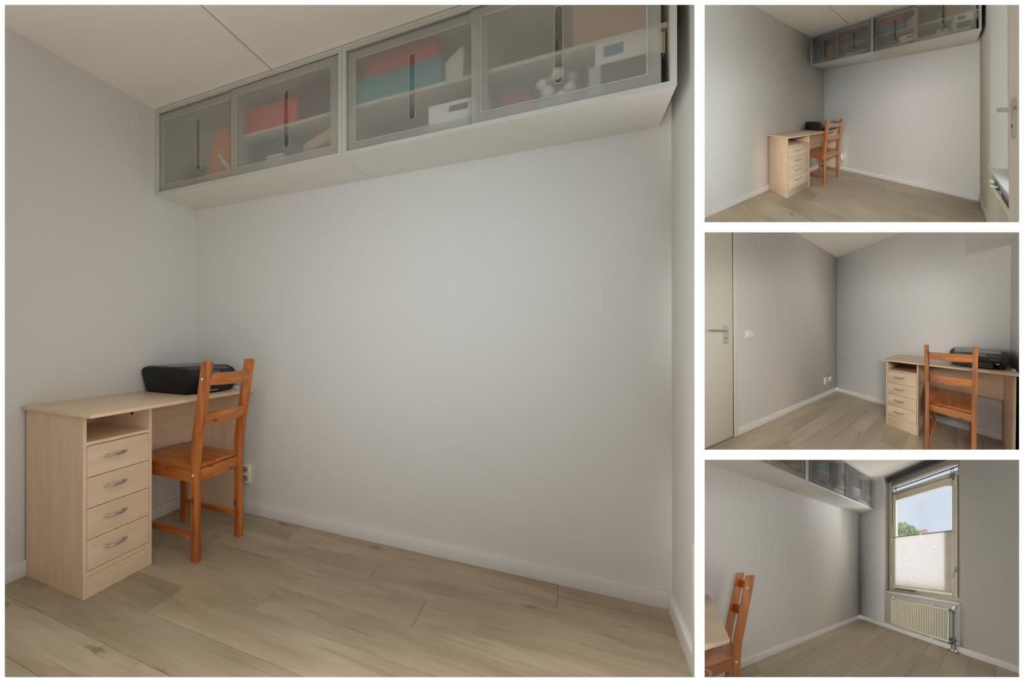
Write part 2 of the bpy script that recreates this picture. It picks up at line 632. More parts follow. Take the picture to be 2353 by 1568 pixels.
def shell(s, walls='LBR'):
    st = dict(kind='structure')
    # floor: planks laid along x
    bm = nb()
    pl = bm.faces.layers.float_vector.new('plank_f')
    rows = 15
    joints = {0: [2.08, .82], 1: [1.35], 2: [1.62, .36], 3: [1.05], 4: [.70, 1.96], 5: [.18, 1.44], 6: [.9, 2.16], 7: [.5, 1.76], 8: [1.25], 9: [1.07], 10: [.6, 1.86], 11: [1.4]}
    rnd = random.Random(5)
    g = .0011
    box(bm, -.3, W+.3, -3.0, .2, -.05, -.0032)
    x_lo, x_hi = -.05, W+.05
    cells = []
    for k in range(-1, rows):
        y1 = -.01-.2015*k
        y0 = y1-.2015
        js = sorted([x_lo]+joints.get(k, [1.2])+[x_hi])
        for a, b in zip(js, js[1:]):
            c = (rnd.random(), rnd.random(), rnd.random())
            n0 = len(bm.faces)
            vs, fs = add_poly(bm, [(a+g, y0+g, 0), (b-g, y0+g, 0), (b-g, y1-g, 0), (a+g, y1-g, 0), (a, y0, -.0032), (b, y0, -.0032), (b, y1, -.0032), (a, y1, -.0032)],
                              [(0, 1, 2, 3), (4, 5, 1, 0), (5, 6, 2, 1), (6, 7, 3, 2), (7, 4, 0, 3)])
            for f in fs:
                f[pl] = c
    fl = s.obj('floor', bm, FLOOR, label='grey-beige oak laminate floor laid in wide planks', cat='floor', **st)
    if fl:
        me = fl.data
        src = me.attributes.get('plank_f')
        vals = [tuple(d.vector) for d in src.data]
        me.attributes.remove(src)
        a = me.attributes.new('plank', 'FLOAT_VECTOR', 'FACE')
        for d, v in zip(a.data, vals):
            d.vector = v
    # ceiling: two boards with a groove between them
    bm = nb()
    for a, b in ((-.3, .8225), (.8305, W+.5)):
        prism(bm, [(a, H+.1), (a, H), (b-.0, H), (b, H+.1)], 'y', -3.2, .3, bev=0)
    prism(bm, [(.8110, H+.0), (.8150, H-.0022), (.8220, H-.0022), (.8225, H+.01), (.8110, H+.01)], 'y', -3.2, .3)
    prism(bm, [(.8305, H+.01), (.8310, H-.0022), (.8380, H-.0022), (.8420, H), (.8420, H+.01)], 'y', -3.2, .3)
    box(bm, -.3, W+.5, -3.2, .3, H+.02, H+.12)
    s.obj('ceiling', bm, CEIL, label='pale ceiling with one straight board seam', cat='ceiling', **st)
    if 'L' in walls:
        s.obj('wall_left', bx(-.1, 0, -L-.8, .1, -.05, H+.05), WALL, label='plain pale painted wall behind the desk', cat='wall', **st)
        s.obj('baseboard_left', bx(-.002, BT, -L, 0, 0, BH, bev=.002), TRIM, label='low white baseboard along the desk wall', cat='baseboard', **st)
    if 'B' in walls:
        s.obj('wall_back', bx(-.1, W+.6, 0, .1, -.05, H+.05), WALL, label='bare pale painted wall under the wall cabinets', cat='wall', **st)
        bm = bx(BT, 1.02, -BT, .002, 0, BH, bev=.002)
        s.obj('baseboard_back', bx(0, W-.0002, -BT, .002, 0, BH, bev=.002), TRIM, label='low white baseboard under the cabinet wall', cat='baseboard', **st)
    if 'R' in walls:
        y1, y0, zs = -.5198, -1.5287, .5676
        bm = nb()
        box(bm, W, W+.22, y1, .1, -.05, H+.05)
        box(bm, W, W+.22, -L-.8, y0, -.05, H+.05)
        box(bm, W, W+.22, y0, y1, -.05, zs-.012)
        s.obj('wall_right', bm, WALL, label='pale painted wall with the deep window recess', cat='wall', **st)
        s.obj('baseboard_right', bx(W-BT, W+.002, -L-.6, -BT, 0, BH, bev=.002), TRIM, label='low white baseboard along the window wall', cat='baseboard', **st)


def desk(s, label):
    t = s.thing('desk', label, 'desk', (.24, -.56, 0))
    y1, y0, d, zt = -.0237, -1.1072, .4837, .7557
    zb = zt-.0155
    s.obj('desktop', bx(.002, d, y0, y1, zb, zt, bev=.0015), MAPLE_H, t)
    bm = nb()
    box(bm, .0155, .416, -1.0905, -1.0745, 0, zb, bev=.0008, seg=1)
    sp = s.obj('side_panel', bm, MAPLE, t)
    if sp:
        for x, z in ((.079, .626), (.372, .625), (.046, .092), (.36, .087)):
            s.obj('screw_cap', disc(nb(), (x, -1.0925, z), 'y', .008, .003, 16), MAPLE, sp)
    s.obj('divider_panel', bx(.0155, .416, -.7535, -.7376, 0, zb, bev=.0008, seg=1), MAPLE, t)
    s.obj('leg_panel', bx(.0155, .414, -.052, -.036, 0, zb, bev=.0008, seg=1), MAPLE, t)
    s.obj('modesty_panel', bx(.05, .065, -.7376, -.052, .418, zb), MAPLE_H, t)
    s.obj('pedestal_back', bx(.02, .028, -1.0745, -.7535, .03, zb), MAPLE, t)
    s.obj('open_shelf', bx(.028, .4155, -1.0745, -.7535, .6195, .634, bev=.0006, seg=1), MAPLE_H, t)
    s.obj('bottom_rail', bx(.06, .4155, -1.0745, -.7535, .0862, .106, bev=.0006, seg=1), MAPLE_H, t)
    s.obj('drawer_gap_shade', bx(.30, .39, -1.0745, -.7537, .11, .619), DARK, t)  # black block behind the fronts, stands in for shade in the drawer gaps
    s.obj('plinth', bx(.39, .4135, -1.0745, -.7535, 0, .084), MAPLE_H, t)
    s.obj('cam_fitting', disc(nb(), (.30, -.7537, .70), 'y', .0075, -.003, 14), DARK, t)
    for z0, z1 in ((.4900, .6160), (.3625, .4868), (.2358, .3593), (.1092, .2326)):
        dr = s.obj('drawer', bx(.395, .4155, -1.0723, -.7557, z0, z1, bev=.0008, seg=1), MAPLE_H, t)
        if dr:
            zc = (z0+z1)/2+.011
            bm = nb()
            pts, rr = [], []
            for k in range(13):
                a = k/12
                y = -.996+.116*a
                x = .4195+.022*math.sin(math.pi*min(max((a-.0)/1, 0), 1))
                pts.append((x, y, zc))
                rr.append(.0028+.0022*math.sin(math.pi*a))
            tube(bm, pts, rr, 10)
            for yy in (-.978, -.898):
                tube(bm, [(.415, yy, zc), (.4305, yy, zc)], .0042, 10)
            s.obj('handle', bm, STEEL, dr)
    return t


def chair(s, label):
    t = s.thing('chair', label, 'chair', (.39, -.458, 0))
    yn, yf = -.636, -.2785           # outer faces
    tk = .031
    for y in (yn, yf-tk):
        prof = [(.562, 0), (.5985, 0), (.5990, .44), (.6060, .52), (.6760, .945), (.6740, .950), (.6300, .9505), (.6275, .948), (.5665, .570), (.5600, .50)]
        p = s.obj('rear_post', prism(nb(), prof, 'y', y, y+tk, bev=.0018), PINE_Z(), t)
        if p:
            side = y if y == yn else y+tk
            h = -.0015 if y == yn else .0015
            for x, z in ((.6325, .867), (.5775, .410)):
                w = s.obj('screw_ring', disc(nb(), (x, side, z), 'y', .0062, h, 16), WPLAST, p)
                if w:
                    pass
        s.obj('front_leg', bx(.168, .206, y, y+tk, 0, .418, bev=.002), PINE_Z(), t)
    # seat board, glued from strips with a grooved edge
    bm = nb()
    box(bm, .150, .574, yn-.004, yf+.004, .431, .450, bev=.004, seg=2)
    s.obj('seat', bm, PINE_X(), t)
    s.obj('back_rail', bx(.568, .590, yn+tk, yf-tk, .375, .430, bev=.001), PINE_Y(), t)
    s.obj('front_rail', bx(.172, .192, yn+tk, yf-tk, .375, .430, bev=.001), PINE_Y(), t)
    for y in (yn+.003, yf-.025):
        s.obj('side_rail', bx(.206, .562, y, y+.022, .375, .430, bev=.001), PINE_X(), t)
        s.obj('stretcher', bx(.206, .562, y+.002, y+.020, .105, .133, bev=.001), PINE_X(), t)
    for zl, zh, xb in ((.838, .893, .651), (.648, .704, .617)):
        bm = nb()
        n = 12
        vs = []
        for k in range(n+1):
            a = k/n
            y = (yn+tk)+(yf-tk-yn-tk)*a
            bow = math.sin(math.pi*a)
            x = xb-.004+.020*bow
            zl2 = zl-.004*bow
            vs.append([bm.verts.new((x-.009, y, zl2)), bm.verts.new((x+.009, y, zl2)), bm.verts.new((x+.009+(.008), y, zh)), bm.verts.new((x-.009+.008, y, zh))])
        for a, b in zip(vs, vs[1:]):
            for i in range(4):
                j = (i+1) % 4
                bm.faces.new((a[i], b[i], b[j], a[j]))
        bm.faces.new(vs[0])
        bm.faces.new(vs[-1][::-1])
        bmesh.ops.recalc_face_normals(bm, faces=bm.faces)
        for f in bm.faces:
            f.smooth = True
        s.obj('back_slat', bm, PINE_Y(), t)
    return t


def letters(s, text, M, size, m, parent, name='lettering'):
    cu = bpy.data.curves.new('tmp', 'FONT')
    cu.body = text
    cu.size = size
    cu.extrude = .0003
    cu.resolution_u = 2
    o = bpy.data.objects.new('tmp', cu)
    C.objects.link(o)
    dg = bpy.context.evaluated_depsgraph_get()
    me = o.evaluated_get(dg).to_mesh()
    bm = nb()
    bm.from_mesh(me)
    bm.transform(M)
    bpy.data.objects.remove(o)
    bpy.data.curves.remove(cu)
    return s.obj(name, bm, m, parent)


def printer(s, label):
    zt = .7557
    cx, cy = .205, -.262
    rot = Matrix.Translation((cx, cy, 0)) @ Matrix.Rotation(math.radians(PR['rot']), 4, 'Z')
    t = s.thing('printer', label, 'printer', (cx, cy, zt))
    hw = PR['hw']                    # half width along y

    def tr(bm):
        bm.transform(rot)
        return bm
    # body: lofted sections across the width, narrower at the foot
    prof = PR['prof']                # (x, z, inset in y)
    bm = nb()
    ring = []
    secs = [(-1, 1.0), (-.985, .25), (-.9, 0), (.9, 0), (.985, .25), (1, 1.0)]
    cxm = sum(p[0] for p in prof)/len(prof)
    czm = .07
    for f, sh in secs:
        rr = []
        for x, z, ins in prof:
            y = f*(hw-ins)
            k = .028*sh
            dx = -k if x > cxm else k
            dz = -k*.35 if z > czm else k*.1
            rr.append(bm.verts.new((x+dx*.6, y, zt+max(z+dz, 0))))
        ring.append(rr)
    n = len(prof)
    for a, b in zip(ring, ring[1:]):
        for i in range(n):
            bm.faces.new((a[i], b[i], b[(i+1) % n], a[(i+1) % n]))
    bm.faces.new(ring[0][::-1])
    bm.faces.new(ring[-1])
    bmesh.ops.recalc_face_normals(bm, faces=bm.faces)
    bmesh.ops.bevel(bm, geom=[e for e in bm.edges if e.calc_face_angle(0) > .35], offset=.004, segments=2, affect='EDGES')
    s.obj('body', tr(bm), BLACK, t)
    top = .1435
    s.obj('scanner_lid', tr(bx(-.155, .118, -hw+.03, hw-.02, zt+top-.004, zt+top+.003, bev=.003)), GLOSSBLACK, t)
    s.obj('lid_panel', tr(bx(-.02, .015, -hw+.05, .02, zt+top+.003, zt+top+.0045, bev=.0006, seg=1)), GREYPANEL, t)
    # sloping glossy control panel
    bm = nb()
    prism(bm, [(.122, zt+top+.001), (.163, zt+.128), (.184, zt+.094), (.178, zt+.088), (.110, zt+.13)], 'y', -hw+.04, hw-.05, bev=.002)
    cp = s.obj('control_panel', tr(bm), GLOSSBLACK, t)
    if cp:
        bm = nb()
        prism(bm, [(.168, zt+.1216), (.181, zt+.1006), (.180, zt+.1000), (.167, zt+.1210)], 'y', -.02, .06)
        s.obj('display', tr(bm), mat('display', (.10, .10, .11), .1), cp)
    # paper tray
    s.obj('paper_tray', tr(bx(.10, .205, -hw+.07, hw-.10, zt+.008, zt+.052, bev=.004)), BLACK, t)
    bm = nb()
    box(bm, .205, .2062, -.055, .01, zt+.0155, zt+.0185)
    s.obj('tray_grip', tr(bm), mat('tray_grip', (.6, .6, .6), .3), t)
    bl = s.obj('badge', tr(bx(.174, .1800, hw-.085, hw-.062, zt+.040, zt+.056, bev=.0005, seg=1)), mat('badge', (.72, .72, .72), .4), t)
    M = rot @ Matrix.Translation((.1802, hw-.083, zt+.0425)) @ Matrix.Rotation(math.radians(90), 4, 'Z') @ Matrix.Rotation(math.radians(90), 4, 'X')
    letters(s, '4G', M, .014, BLACK, bl or t)
    M = rot @ Matrix.Translation((.1835, hw-.115, zt+.076)) @ Matrix.Rotation(math.radians(90), 4, 'Z') @ Matrix.Rotation(math.radians(80), 4, 'X')
    letters(s, 'ENVY 5640', M, .010, mat('grey_lettering', (.45, .45, .45), .4), t)
    return t


PR = dict(rot=-3, hw=.205, prof=[(-.165, 0, .02), (-.185, .12, .0), (-.175, .138, .003), (-.15, .1435, .006), (.122, .1435, .006), (.160, .128, .004), (.182, .094, 0), (.180, .05, .004), (.160, 0, .025)])


def charger(s):
    t = s.thing('power_adapter', 'small white power adapter lying on the desk behind the printer', 'adapter', (.345, -.040, .7557))
    s.obj('case', bx(.322, .372, -.052, -.030, .7557, .7700, bev=.003), WPLAST, t)
    s.obj('plug', bx(.372, .382, -.048, -.034, .7560, .7680, bev=.001), WPLAST, t)


def socket(s, c, normal, label, horizontal=False):
    """double wall socket, c = centre on the wall; normal 'y-' (cabinet wall) or 'y+' (door wall)"""
    x, y, z = c
    sg = -1 if normal == 'y-' else 1
    t = s.thing('wall_socket', label, 'socket', c)
    wv, hv = .031, .055
    a, b = sorted((y, y+sg*.028))
    s.obj('faceplate', bx(x-wv, x+wv, a, b, z-hv, z+hv, bev=.003), CREAM, t)
    for dz in (-.026, .026):
        bm = nb()
        disc(bm, (x, y+sg*.0282, z+dz), 'y', .0195, sg*.0012, 20)
        w = s.obj('socket_well', bm, mat('socket_well', srgb(150, 140, 116), .5), t)
        if w:
            for dx in (-.008, .008):
                s.obj('contact_hole', disc(nb(), (x+dx, y+sg*.0294, z+dz), 'y', .003, sg*.0006, 10), DARK, w)
    return t


def frosted_door(s, parent, x0, x1, y, slotx, z0=1.9135, z1=2.372):
    """panel with a grip slot cut through it, a border tray behind it"""
    bm = nb()
    sl = slot_outline(slotx, 1.996, 2.277, .0125)
    outer = [(x0, z0), (x1, z0), (x1, z1), (x0, z1)]
    th = .004
    vo = {}
    for side, yy in ((0, y), (1, y+th)):
        o = [bm.verts.new((a, yy, b)) for a, b in outer]
        i = [bm.verts.new((a, yy, b)) for a, b in sl]
        vo[side] = (o, i)
        es = [bm.edges.new((o[k], o[(k+1) % 4])) for k in range(4)]+[bm.edges.new((i[k], i[(k+1) % len(i)])) for k in range(len(i))]
        bmesh.ops.triangle_fill(bm, edges=es, use_beauty=True)
    for idx in (0, 1):
        a, b = vo[0][idx], vo[1][idx]
        for k in range(len(a)):
            j = (k+1) % len(a)
            bm.faces.new((a[k], a[j], b[j], b[k]))
    bmesh.ops.recalc_face_normals(bm, faces=bm.faces)
    d = s.obj('sliding_door', bm, FROST if s.iden else FROST_FAR, parent)
    if not d:
        return
    # light rim of the slot
    bm = nb()
    inn = slot_outline(slotx, 1.996, 2.277, .0125)
    out = slot_outline(slotx, 1.9945, 2.2785, .0140)
    n = len(inn)
    ring = []
    for yy in (y-.001, y+th+.001):
        ring.append(([bm.verts.new((a, yy, b)) for a, b in inn], [bm.verts.new((a, yy, b)) for a, b in out]))
    for k in range(n):
        j = (k+1) % n
        bm.faces.new((ring[0][0][k], ring[0][0][j], ring[0][1][j], ring[0][1][k]))
        bm.faces.new((ring[1][0][k], ring[1][1][k], ring[1][1][j], ring[1][0][j]))
        bm.faces.new((ring[0][0][k], ring[1][0][k], ring[1][0][j], ring[0][0][j]))
        bm.faces.new((ring[0][1][k], ring[0][1][j], ring[1][1][j], ring[1][1][k]))
    bmesh.ops.recalc_face_normals(bm, faces=bm.faces)
    s.obj('grip_slot_rim', bm, EDGE, d)
    g = prism(nb(), slot_outline(slotx, 1.9962, 2.2768, .0123), 'y', y+.0012, y+.0028)
    s.obj('grip_slot', g, SLOTG, d)
    # border tray
    b = .040
    bm = nb()
    yb = y+th+.003
    box(bm, x0+.002, x1-.002, yb, yb+.003, z1-b, z1-.002)
    box(bm, x0+.002, x1-.002, yb, yb+.003, z0+.002, z0+b)
    box(bm, x0+.002, x0+b, yb, yb+.003, z0+b, z1-b)
    box(bm, x1-b, x1-.002, yb, yb+.003, z0+b, z1-b)
    s.obj('door_border', bm, FROST2 if s.iden else FROST2_FAR, d)
    bm = nb()
    e = .0022
    yb = y-.0006
    box(bm, x0+b-e, x1-b+e, yb, yb+.0010, z1-b, z1-b+e)
    box(bm, x0+b-e, x1-b+e, yb, yb+.0010, z0+b-e, z0+b)
    box(bm, x0+b-e, x0+b, yb, yb+.0010, z0+b, z1-b)
    box(bm, x1-b, x1-b+e, yb, yb+.0010, z0+b, z1-b)
    s.obj('border_lip', bm, EDGE, d)


def cabinets(s, full=True):
    units = [(0.001, 1.2135, 'left', ((.0205, .630, 1, .326), (.563, 1.196, 0, .912)), (.60, .60)),
             (1.2150, 2.4329, 'right', ((1.2335, 1.841, 1, 1.538), (1.781, 2.3915, 0, 2.089)), (1.82, None))]
    for x0, x1, side, doors, div in units:
        t = s.thing('wall_cabinet', 'white wall cabinet with frosted sliding doors, %s of the pair' % ('left one' if side == 'left' else 'right one'), 'cabinet', ((x0+x1)/2, -DC/2, ZC), group='wall cabinets under the ceiling')
        th = .018
        bm = nb()
        z1 = H-.0045
        box(bm, x0, x1, -DC+.0015, -.001, ZC, ZC+th, bev=.0006, seg=1)
        box(bm, x0, x1, -DC+.0015, -.001, z1-th, z1)
        box(bm, x0, x0+th, -DC+.0015, -.001, ZC+th, z1-th)
        box(bm, x1-th, x1, -DC+.0015, -.001, ZC+th, z1-th)
        box(bm, x0+th, x1-th, -.012, -.001, ZC+th, z1-th)
        s.obj('carcass', bm, CAB, t)
        # slender aluminium rails round the front
        bm = nb()
        box(bm, x0, x1, -DC-.0005, -DC+.0015, ZC, ZC+.018)
        box(bm, x0, x1, -DC-.0005, -DC+.0015, z1-.016, z1)
        box(bm, x0, x0+.018, -DC-.0005, -DC+.0015, ZC+.018, z1-.016)
        box(bm, x1-.018, x1, -DC-.0005, -DC+.0015, ZC+.018, z1-.016)
        box(bm, x0+.018, x1-.018, -DC-.0005, -DC+.010, z1-.026, z1-.0175)
        s.obj('front_frame', bm, ALU, t)
        if full:
            a = .60 if side == 'left' else x0+th
            s.obj('shelf', bx(a, x1-th, -.300, -.012, 2.122, 2.138, bev=.0006, seg=1), CAB, t)
            if side == 'left':
                s.obj('partition', bx(.585, .600, -.300, -.012, ZC+th, z1-th), CAB, t)
        for a, b, back, sl in doors:
            if full:
                frosted_door(s, t, a, b, -DC+(.016 if back else .003), sl)


def contents(s):
    z0, zs = ZC+.0185, 2.1385

    def bxo(name, label, cat, c, x0, x1, ya, yb, za, zb, bev=.003, rough=.6, lidcol=None, extra=None):
        m = mat('stored_'+'%d_%d_%d' % c, srgb(*c), rough)
        if lidcol is None and extra is None:
            return s.obj(name, bx(x0, x1, ya, yb, za, zb, bev=bev), m, label=label, cat=cat)
        t = s.thing(name, label, cat, ((x0+x1)/2, (ya+yb)/2, za))
        hh = (zb-za)*.8
        if lidcol:
            s.obj('box', bx(x0+.002, x1-.002, ya+.002, yb-.002, za, za+hh, bev=bev), m, t)
            s.obj('lid', bx(x0, x1, ya, yb, za+hh, zb, bev=bev), mat('stored_%d_%d_%d' % lidcol, srgb(*lidcol), rough), t)
        else:
            s.obj('box', bx(x0, x1, ya, yb, za, zb, bev=bev), m, t)
        return t

    # unit 1, tall left bay
    t = s.thing('tote_bag', 'orange fabric bag with white striped strap behind the leftmost frosted door', 'bag', (.40, -.18, z0))
    bm = nb()
    n = 14
    sec = [(0, .095, .055), (.08, .115, .065), (.17, .105, .06), (.25, .085, .05), (.32, .06, .03), (.36, .02, .012)]
    rings = []
    for h, rx, ry in sec:
        rings.append([bm.verts.new((.405+rx*math.cos(a)*(1+.08*math.sin(3*a+h*9)), -.19+ry*math.sin(a), z0+h)) for a in [2*math.pi*k/n for k in range(n)]])
    for a, b in zip(rings, rings[1:]):
        for k in range(n):
            f = bm.faces.new((a[k], a[(k+1) % n], b[(k+1) % n], b[k]))
            f.smooth = True
    bm.faces.new(rings[0][::-1])
    bm.faces.new(rings[-1])
    s.obj('bag_body', bm, mat('orange_fabric', srgb(246, 150, 40), .7), t)
    s.obj('flap', bx(.325, .50, -.262, -.252, z0+.005, z0+.11, bev=.003), mat('orange_flap', srgb(226, 124, 40), .7), t)
    bm = nb()
    for k in range(4):
        x = .42+.022*k
        zz = z0+.155-.026*k
        prism(bm, [(x, zz), (x+.022, zz-.020), (x+.030, zz-.002), (x+.010, zz+.016)], 'y', -.276, -.268)
    s.obj('strap', bm, mat('white_strap', (.85, .84, .80), .6), t)
    s.obj('backpack', ball(nb(), (.19, -.16, z0+.09), .09, (1.15, .8, 1)), mat('dark_blue_fabric', srgb(62, 70, 82), .8), label='dark blue-grey bag slumped behind the leftmost frosted door', cat='bag')
    # unit 1, right bay
    bxo('storage_box', 'red storage box on the upper shelf of the left wall cabinet', 'box', (222, 60, 38), .615, .935, -.28, -.06, zs, 2.275, lidcol=(206, 64, 48))
    bxo('storage_box', 'dark purple storage box on the upper shelf beside the red box', 'box', (62, 44, 66), .955, 1.165, -.28, -.06, zs, 2.315, lidcol=(88, 40, 66))
    bxo('storage_box', 'teal storage box on the floor of the left wall cabinet', 'box', (30, 92, 104), .612, .945, -.24, -.05, z0, 2.105, lidcol=(34, 74, 84))
    bxo('carton', 'small white carton in front of the teal storage box', 'box', (214, 210, 190), .765, .865, -.30, -.25, z0, z0+.085, lidcol=(224, 220, 200))
    s.obj('mug', tube(nb(), [(.915, -.275, z0), (.915, -.275, z0+.05), (.915, -.275, z0+.095)], [.03, .036, .036], 18), mat('grey_glaze', srgb(96, 96, 88), .4), label='dark grey mug beside the small white carton', cat='mug')
    bm = nb()
    prism(bm, [(.965, 1.985), (1.165, 2.035), (1.165, 2.095), (.965, 2.03)], 'y', -.27, -.10, bev=.004)
    s.obj('folded_blanket', bm, mat('beige_cloth', srgb(206, 182, 150), .9), label='beige folded cloth lying slanted on the mauve box', cat='cloth')
    bxo('storage_box', 'mauve box under the beige cloth in the left wall cabinet', 'box', (150, 116, 112), .965, 1.18, -.28, -.08, z0, 1.984)
    # unit 2
    bxo('folder_box', 'red flat folder box stacked on the turquoise box', 'box', (186, 44, 56), 1.30, 1.64, -.29, -.08, 2.2525, 2.345, lidcol=(170, 40, 60))
    bxo('storage_box', 'turquoise storage box under the red folder box', 'box', (36, 150, 160), 1.25, 1.655, -.30, -.07, zs, 2.2520, lidcol=(30, 128, 142))
    s.obj('carton', prism(nb(), [(1.662, zs), (1.738, zs), (1.738, 2.285), (1.662, 2.235)], 'y', -.27, -.10, bev=.002), mat('white_card', (.8, .78, .74), .7), label='white slanted card holder beside the turquoise box', cat='box')
    s.obj('sports_bag', ball(nb(), (1.42, -.17, z0+.085), .085, (1.75, .95, 1), 18, 10), mat('black_fabric', srgb(40, 44, 44), .85), label='black soft bag lying behind the third frosted door', cat='bag')
    bxo('shoe_box', 'brown low box in front of the black soft bag', 'box', (120, 96, 70), 1.245, 1.31, -.31, -.27, z0, z0+.10)
    t = s.thing('plastic_crate', 'white plastic crate with dark hand hole behind the third frosted door', 'crate', (1.72, -.2, z0))
    x0, x1, ya, yb = 1.60, 1.84, -.315, -.12
    bm = nb()
    box(bm, x0, x1, ya, ya+.005, z0, 2.038, bev=.001, seg=1)
    box(bm, x0, x1, yb-.005, yb, z0, 2.038, bev=.001, seg=1)
    box(bm, x0, x0+.005, ya, yb, z0, 2.038, bev=.001, seg=1)
    box(bm, x1-.005, x1, ya, yb, z0, 2.038, bev=.001, seg=1)
    box(bm, x0, x1, ya, yb, z0, z0+.005)
    s.obj('crate_wall', bm, mat('crate_white', (.86, .83, .80), .5), t)
    s.obj('hand_hole', bx(1.69, 1.765, ya-.0015, ya, 1.995, 2.02), mat('hand_hole', srgb(84, 90, 96), .6), t)
    s.obj('wooden_spoon', tube(nb(), [(1.565, -.20, 2.118), (1.70, -.20, 1.93)], .010, 8), mat('pale_wood', srgb(200, 180, 140), .6), label='pale wooden stick leaning out of the white crate', cat='stick')
    s.obj('toy_figure', ball(ball(nb(), (1.745, -.20, 2.045), .034, (1.2, 1, 1.1)), (1.79, -.2, 2.06), .032), mat('orange_plush', srgb(206, 110, 60), .8), label='small orange-brown soft toy in the white crate', cat='toy')
    s.obj('tote_bag', ball(nb(), (1.98, -.16, zs+.085), .085, (1.3, .8, 1)), mat('grey_cloth', srgb(92, 90, 82), .9), label='grey cloth bag on the upper shelf of the right wall cabinet', cat='bag')
    bxo('cardboard_box', 'brown cardboard box at the right end of the upper shelf', 'box', (176, 134, 100), 2.135, 2.362, -.29, -.08, zs, 2.362)
    # bowl of red baubles
    bm = nb()
    prof = [(.035, 0), (.07, .02), (.086, .06), (.088, .10), (.080, .14)]
    tube(bm, [(1.937, -.225, z0+.002+h) for r, h in prof], [r for r, h in prof], 24, cap=False)
    s.obj('glass_bowl', bm, BOWLG, label='round glass bowl holding red baubles', cat='bowl')
    RED = mat('red_bauble', srgb(214, 30, 44), .2)
    spots = [((1.897, -.255, .045), 'lowest left red bauble in the glass bowl'), ((1.967, -.255, .040), 'lowest right red bauble in the glass bowl'), ((1.937, -.195, .045), 'rear red bauble in the glass bowl'),
             ((1.905, -.235, .102), 'upper left red bauble in the glass bowl'), ((1.970, -.235, .100), 'upper right red bauble in the glass bowl')]
    for (x, y, h), lb in spots:
        s.obj('christmas_bauble', ball(nb(), (x, y, z0+h), .031), RED, label=lb, cat='bauble', group='red baubles in the bowl')
    # cotton flowers in a vase
    t = s.thing('cotton_bouquet', 'white cotton ball bouquet in a grey vase between baubles and boxes', 'bouquet', (2.085, -.22, z0))
    s.obj('vase', tube(nb(), [(2.085, -.22, z0), (2.085, -.22, z0+.03), (2.085, -.22, z0+.07)], [.022, .03, .016], 16), mat('vase_grey', srgb(130, 132, 128), .4), t)
    bm = nb()
    for x, y, h, r in ((2.03, -.25, .135, .022), (2.085, -.26, .16, .024), (2.125, -.25, .10, .022), (2.05, -.27, .09, .025), (2.095, -.28, .055, .026), (2.13, -.22, .155, .018), (2.06, -.2, .17, .02), (2.035, -.26, .045, .018)):
        ball(bm, (x, y, z0+h), r, u=10, v=7)
    s.obj('cotton_head', bm, mat('cotton', (.86, .85, .80), .9), t)
    bm = nb()
    for x, h in ((2.03, .135), (2.085, .16), (2.125, .10), (2.05, .09), (2.13, .155)):
        tube(bm, [(2.085, -.22, z0+.06), (x, -.245, z0+h)], .002, 6)
    s.obj('stem', bm, mat('stem', srgb(90, 80, 60), .7), t)
    # boxes at the right end
    t = s.thing('device_box', 'white product box with a blue picture on the dark grey box', 'box', (2.29, -.2, 2.04))
    s.obj('box', bx(2.205, 2.388, -.305, -.14, 2.0405, 2.119, bev=.001), mat('box_white', (.88, .85, .80), .5), t)
    s.obj('box_picture', bx(2.230, 2.290, -.3058, -.305, 2.066, 2.106), mat('box_blue', srgb(72, 128, 156), .5), t)
    t = s.thing('device_box', 'dark grey box with a white left side under the white product box', 'box', (2.29, -.2, z0))
    s.obj('box', bx(2.222, 2.388, -.310, -.12, z0, 2.040, bev=.001), mat('box_grey', srgb(84, 80, 78), .6), t)
    s.obj('box_side', bx(2.185, 2.2215, -.310, -.12, z0, 2.040, bev=.001), mat('box_pale', srgb(196, 198, 188), .6), t)
    bxo('file_folder', 'black ring binder at the open right end of the cabinet', 'binder', (42, 40, 40), 2.3925, 2.4025, -.30, -.10, z0, 2.036, bev=.001)
    t = s.thing('notebook', 'cream notebook with an elastic band above the black binder', 'notebook', (2.40, -.2, 2.0365))
    s.obj('cover', bx(2.3905, 2.4090, -.30, -.10, 2.0365, 2.108, bev=.001), mat('notebook_cream', srgb(214, 202, 172), .6), t)
    s.obj('band', bx(2.404, 2.405, -.3008, -.30, 2.040, 2.105), DARK, t)


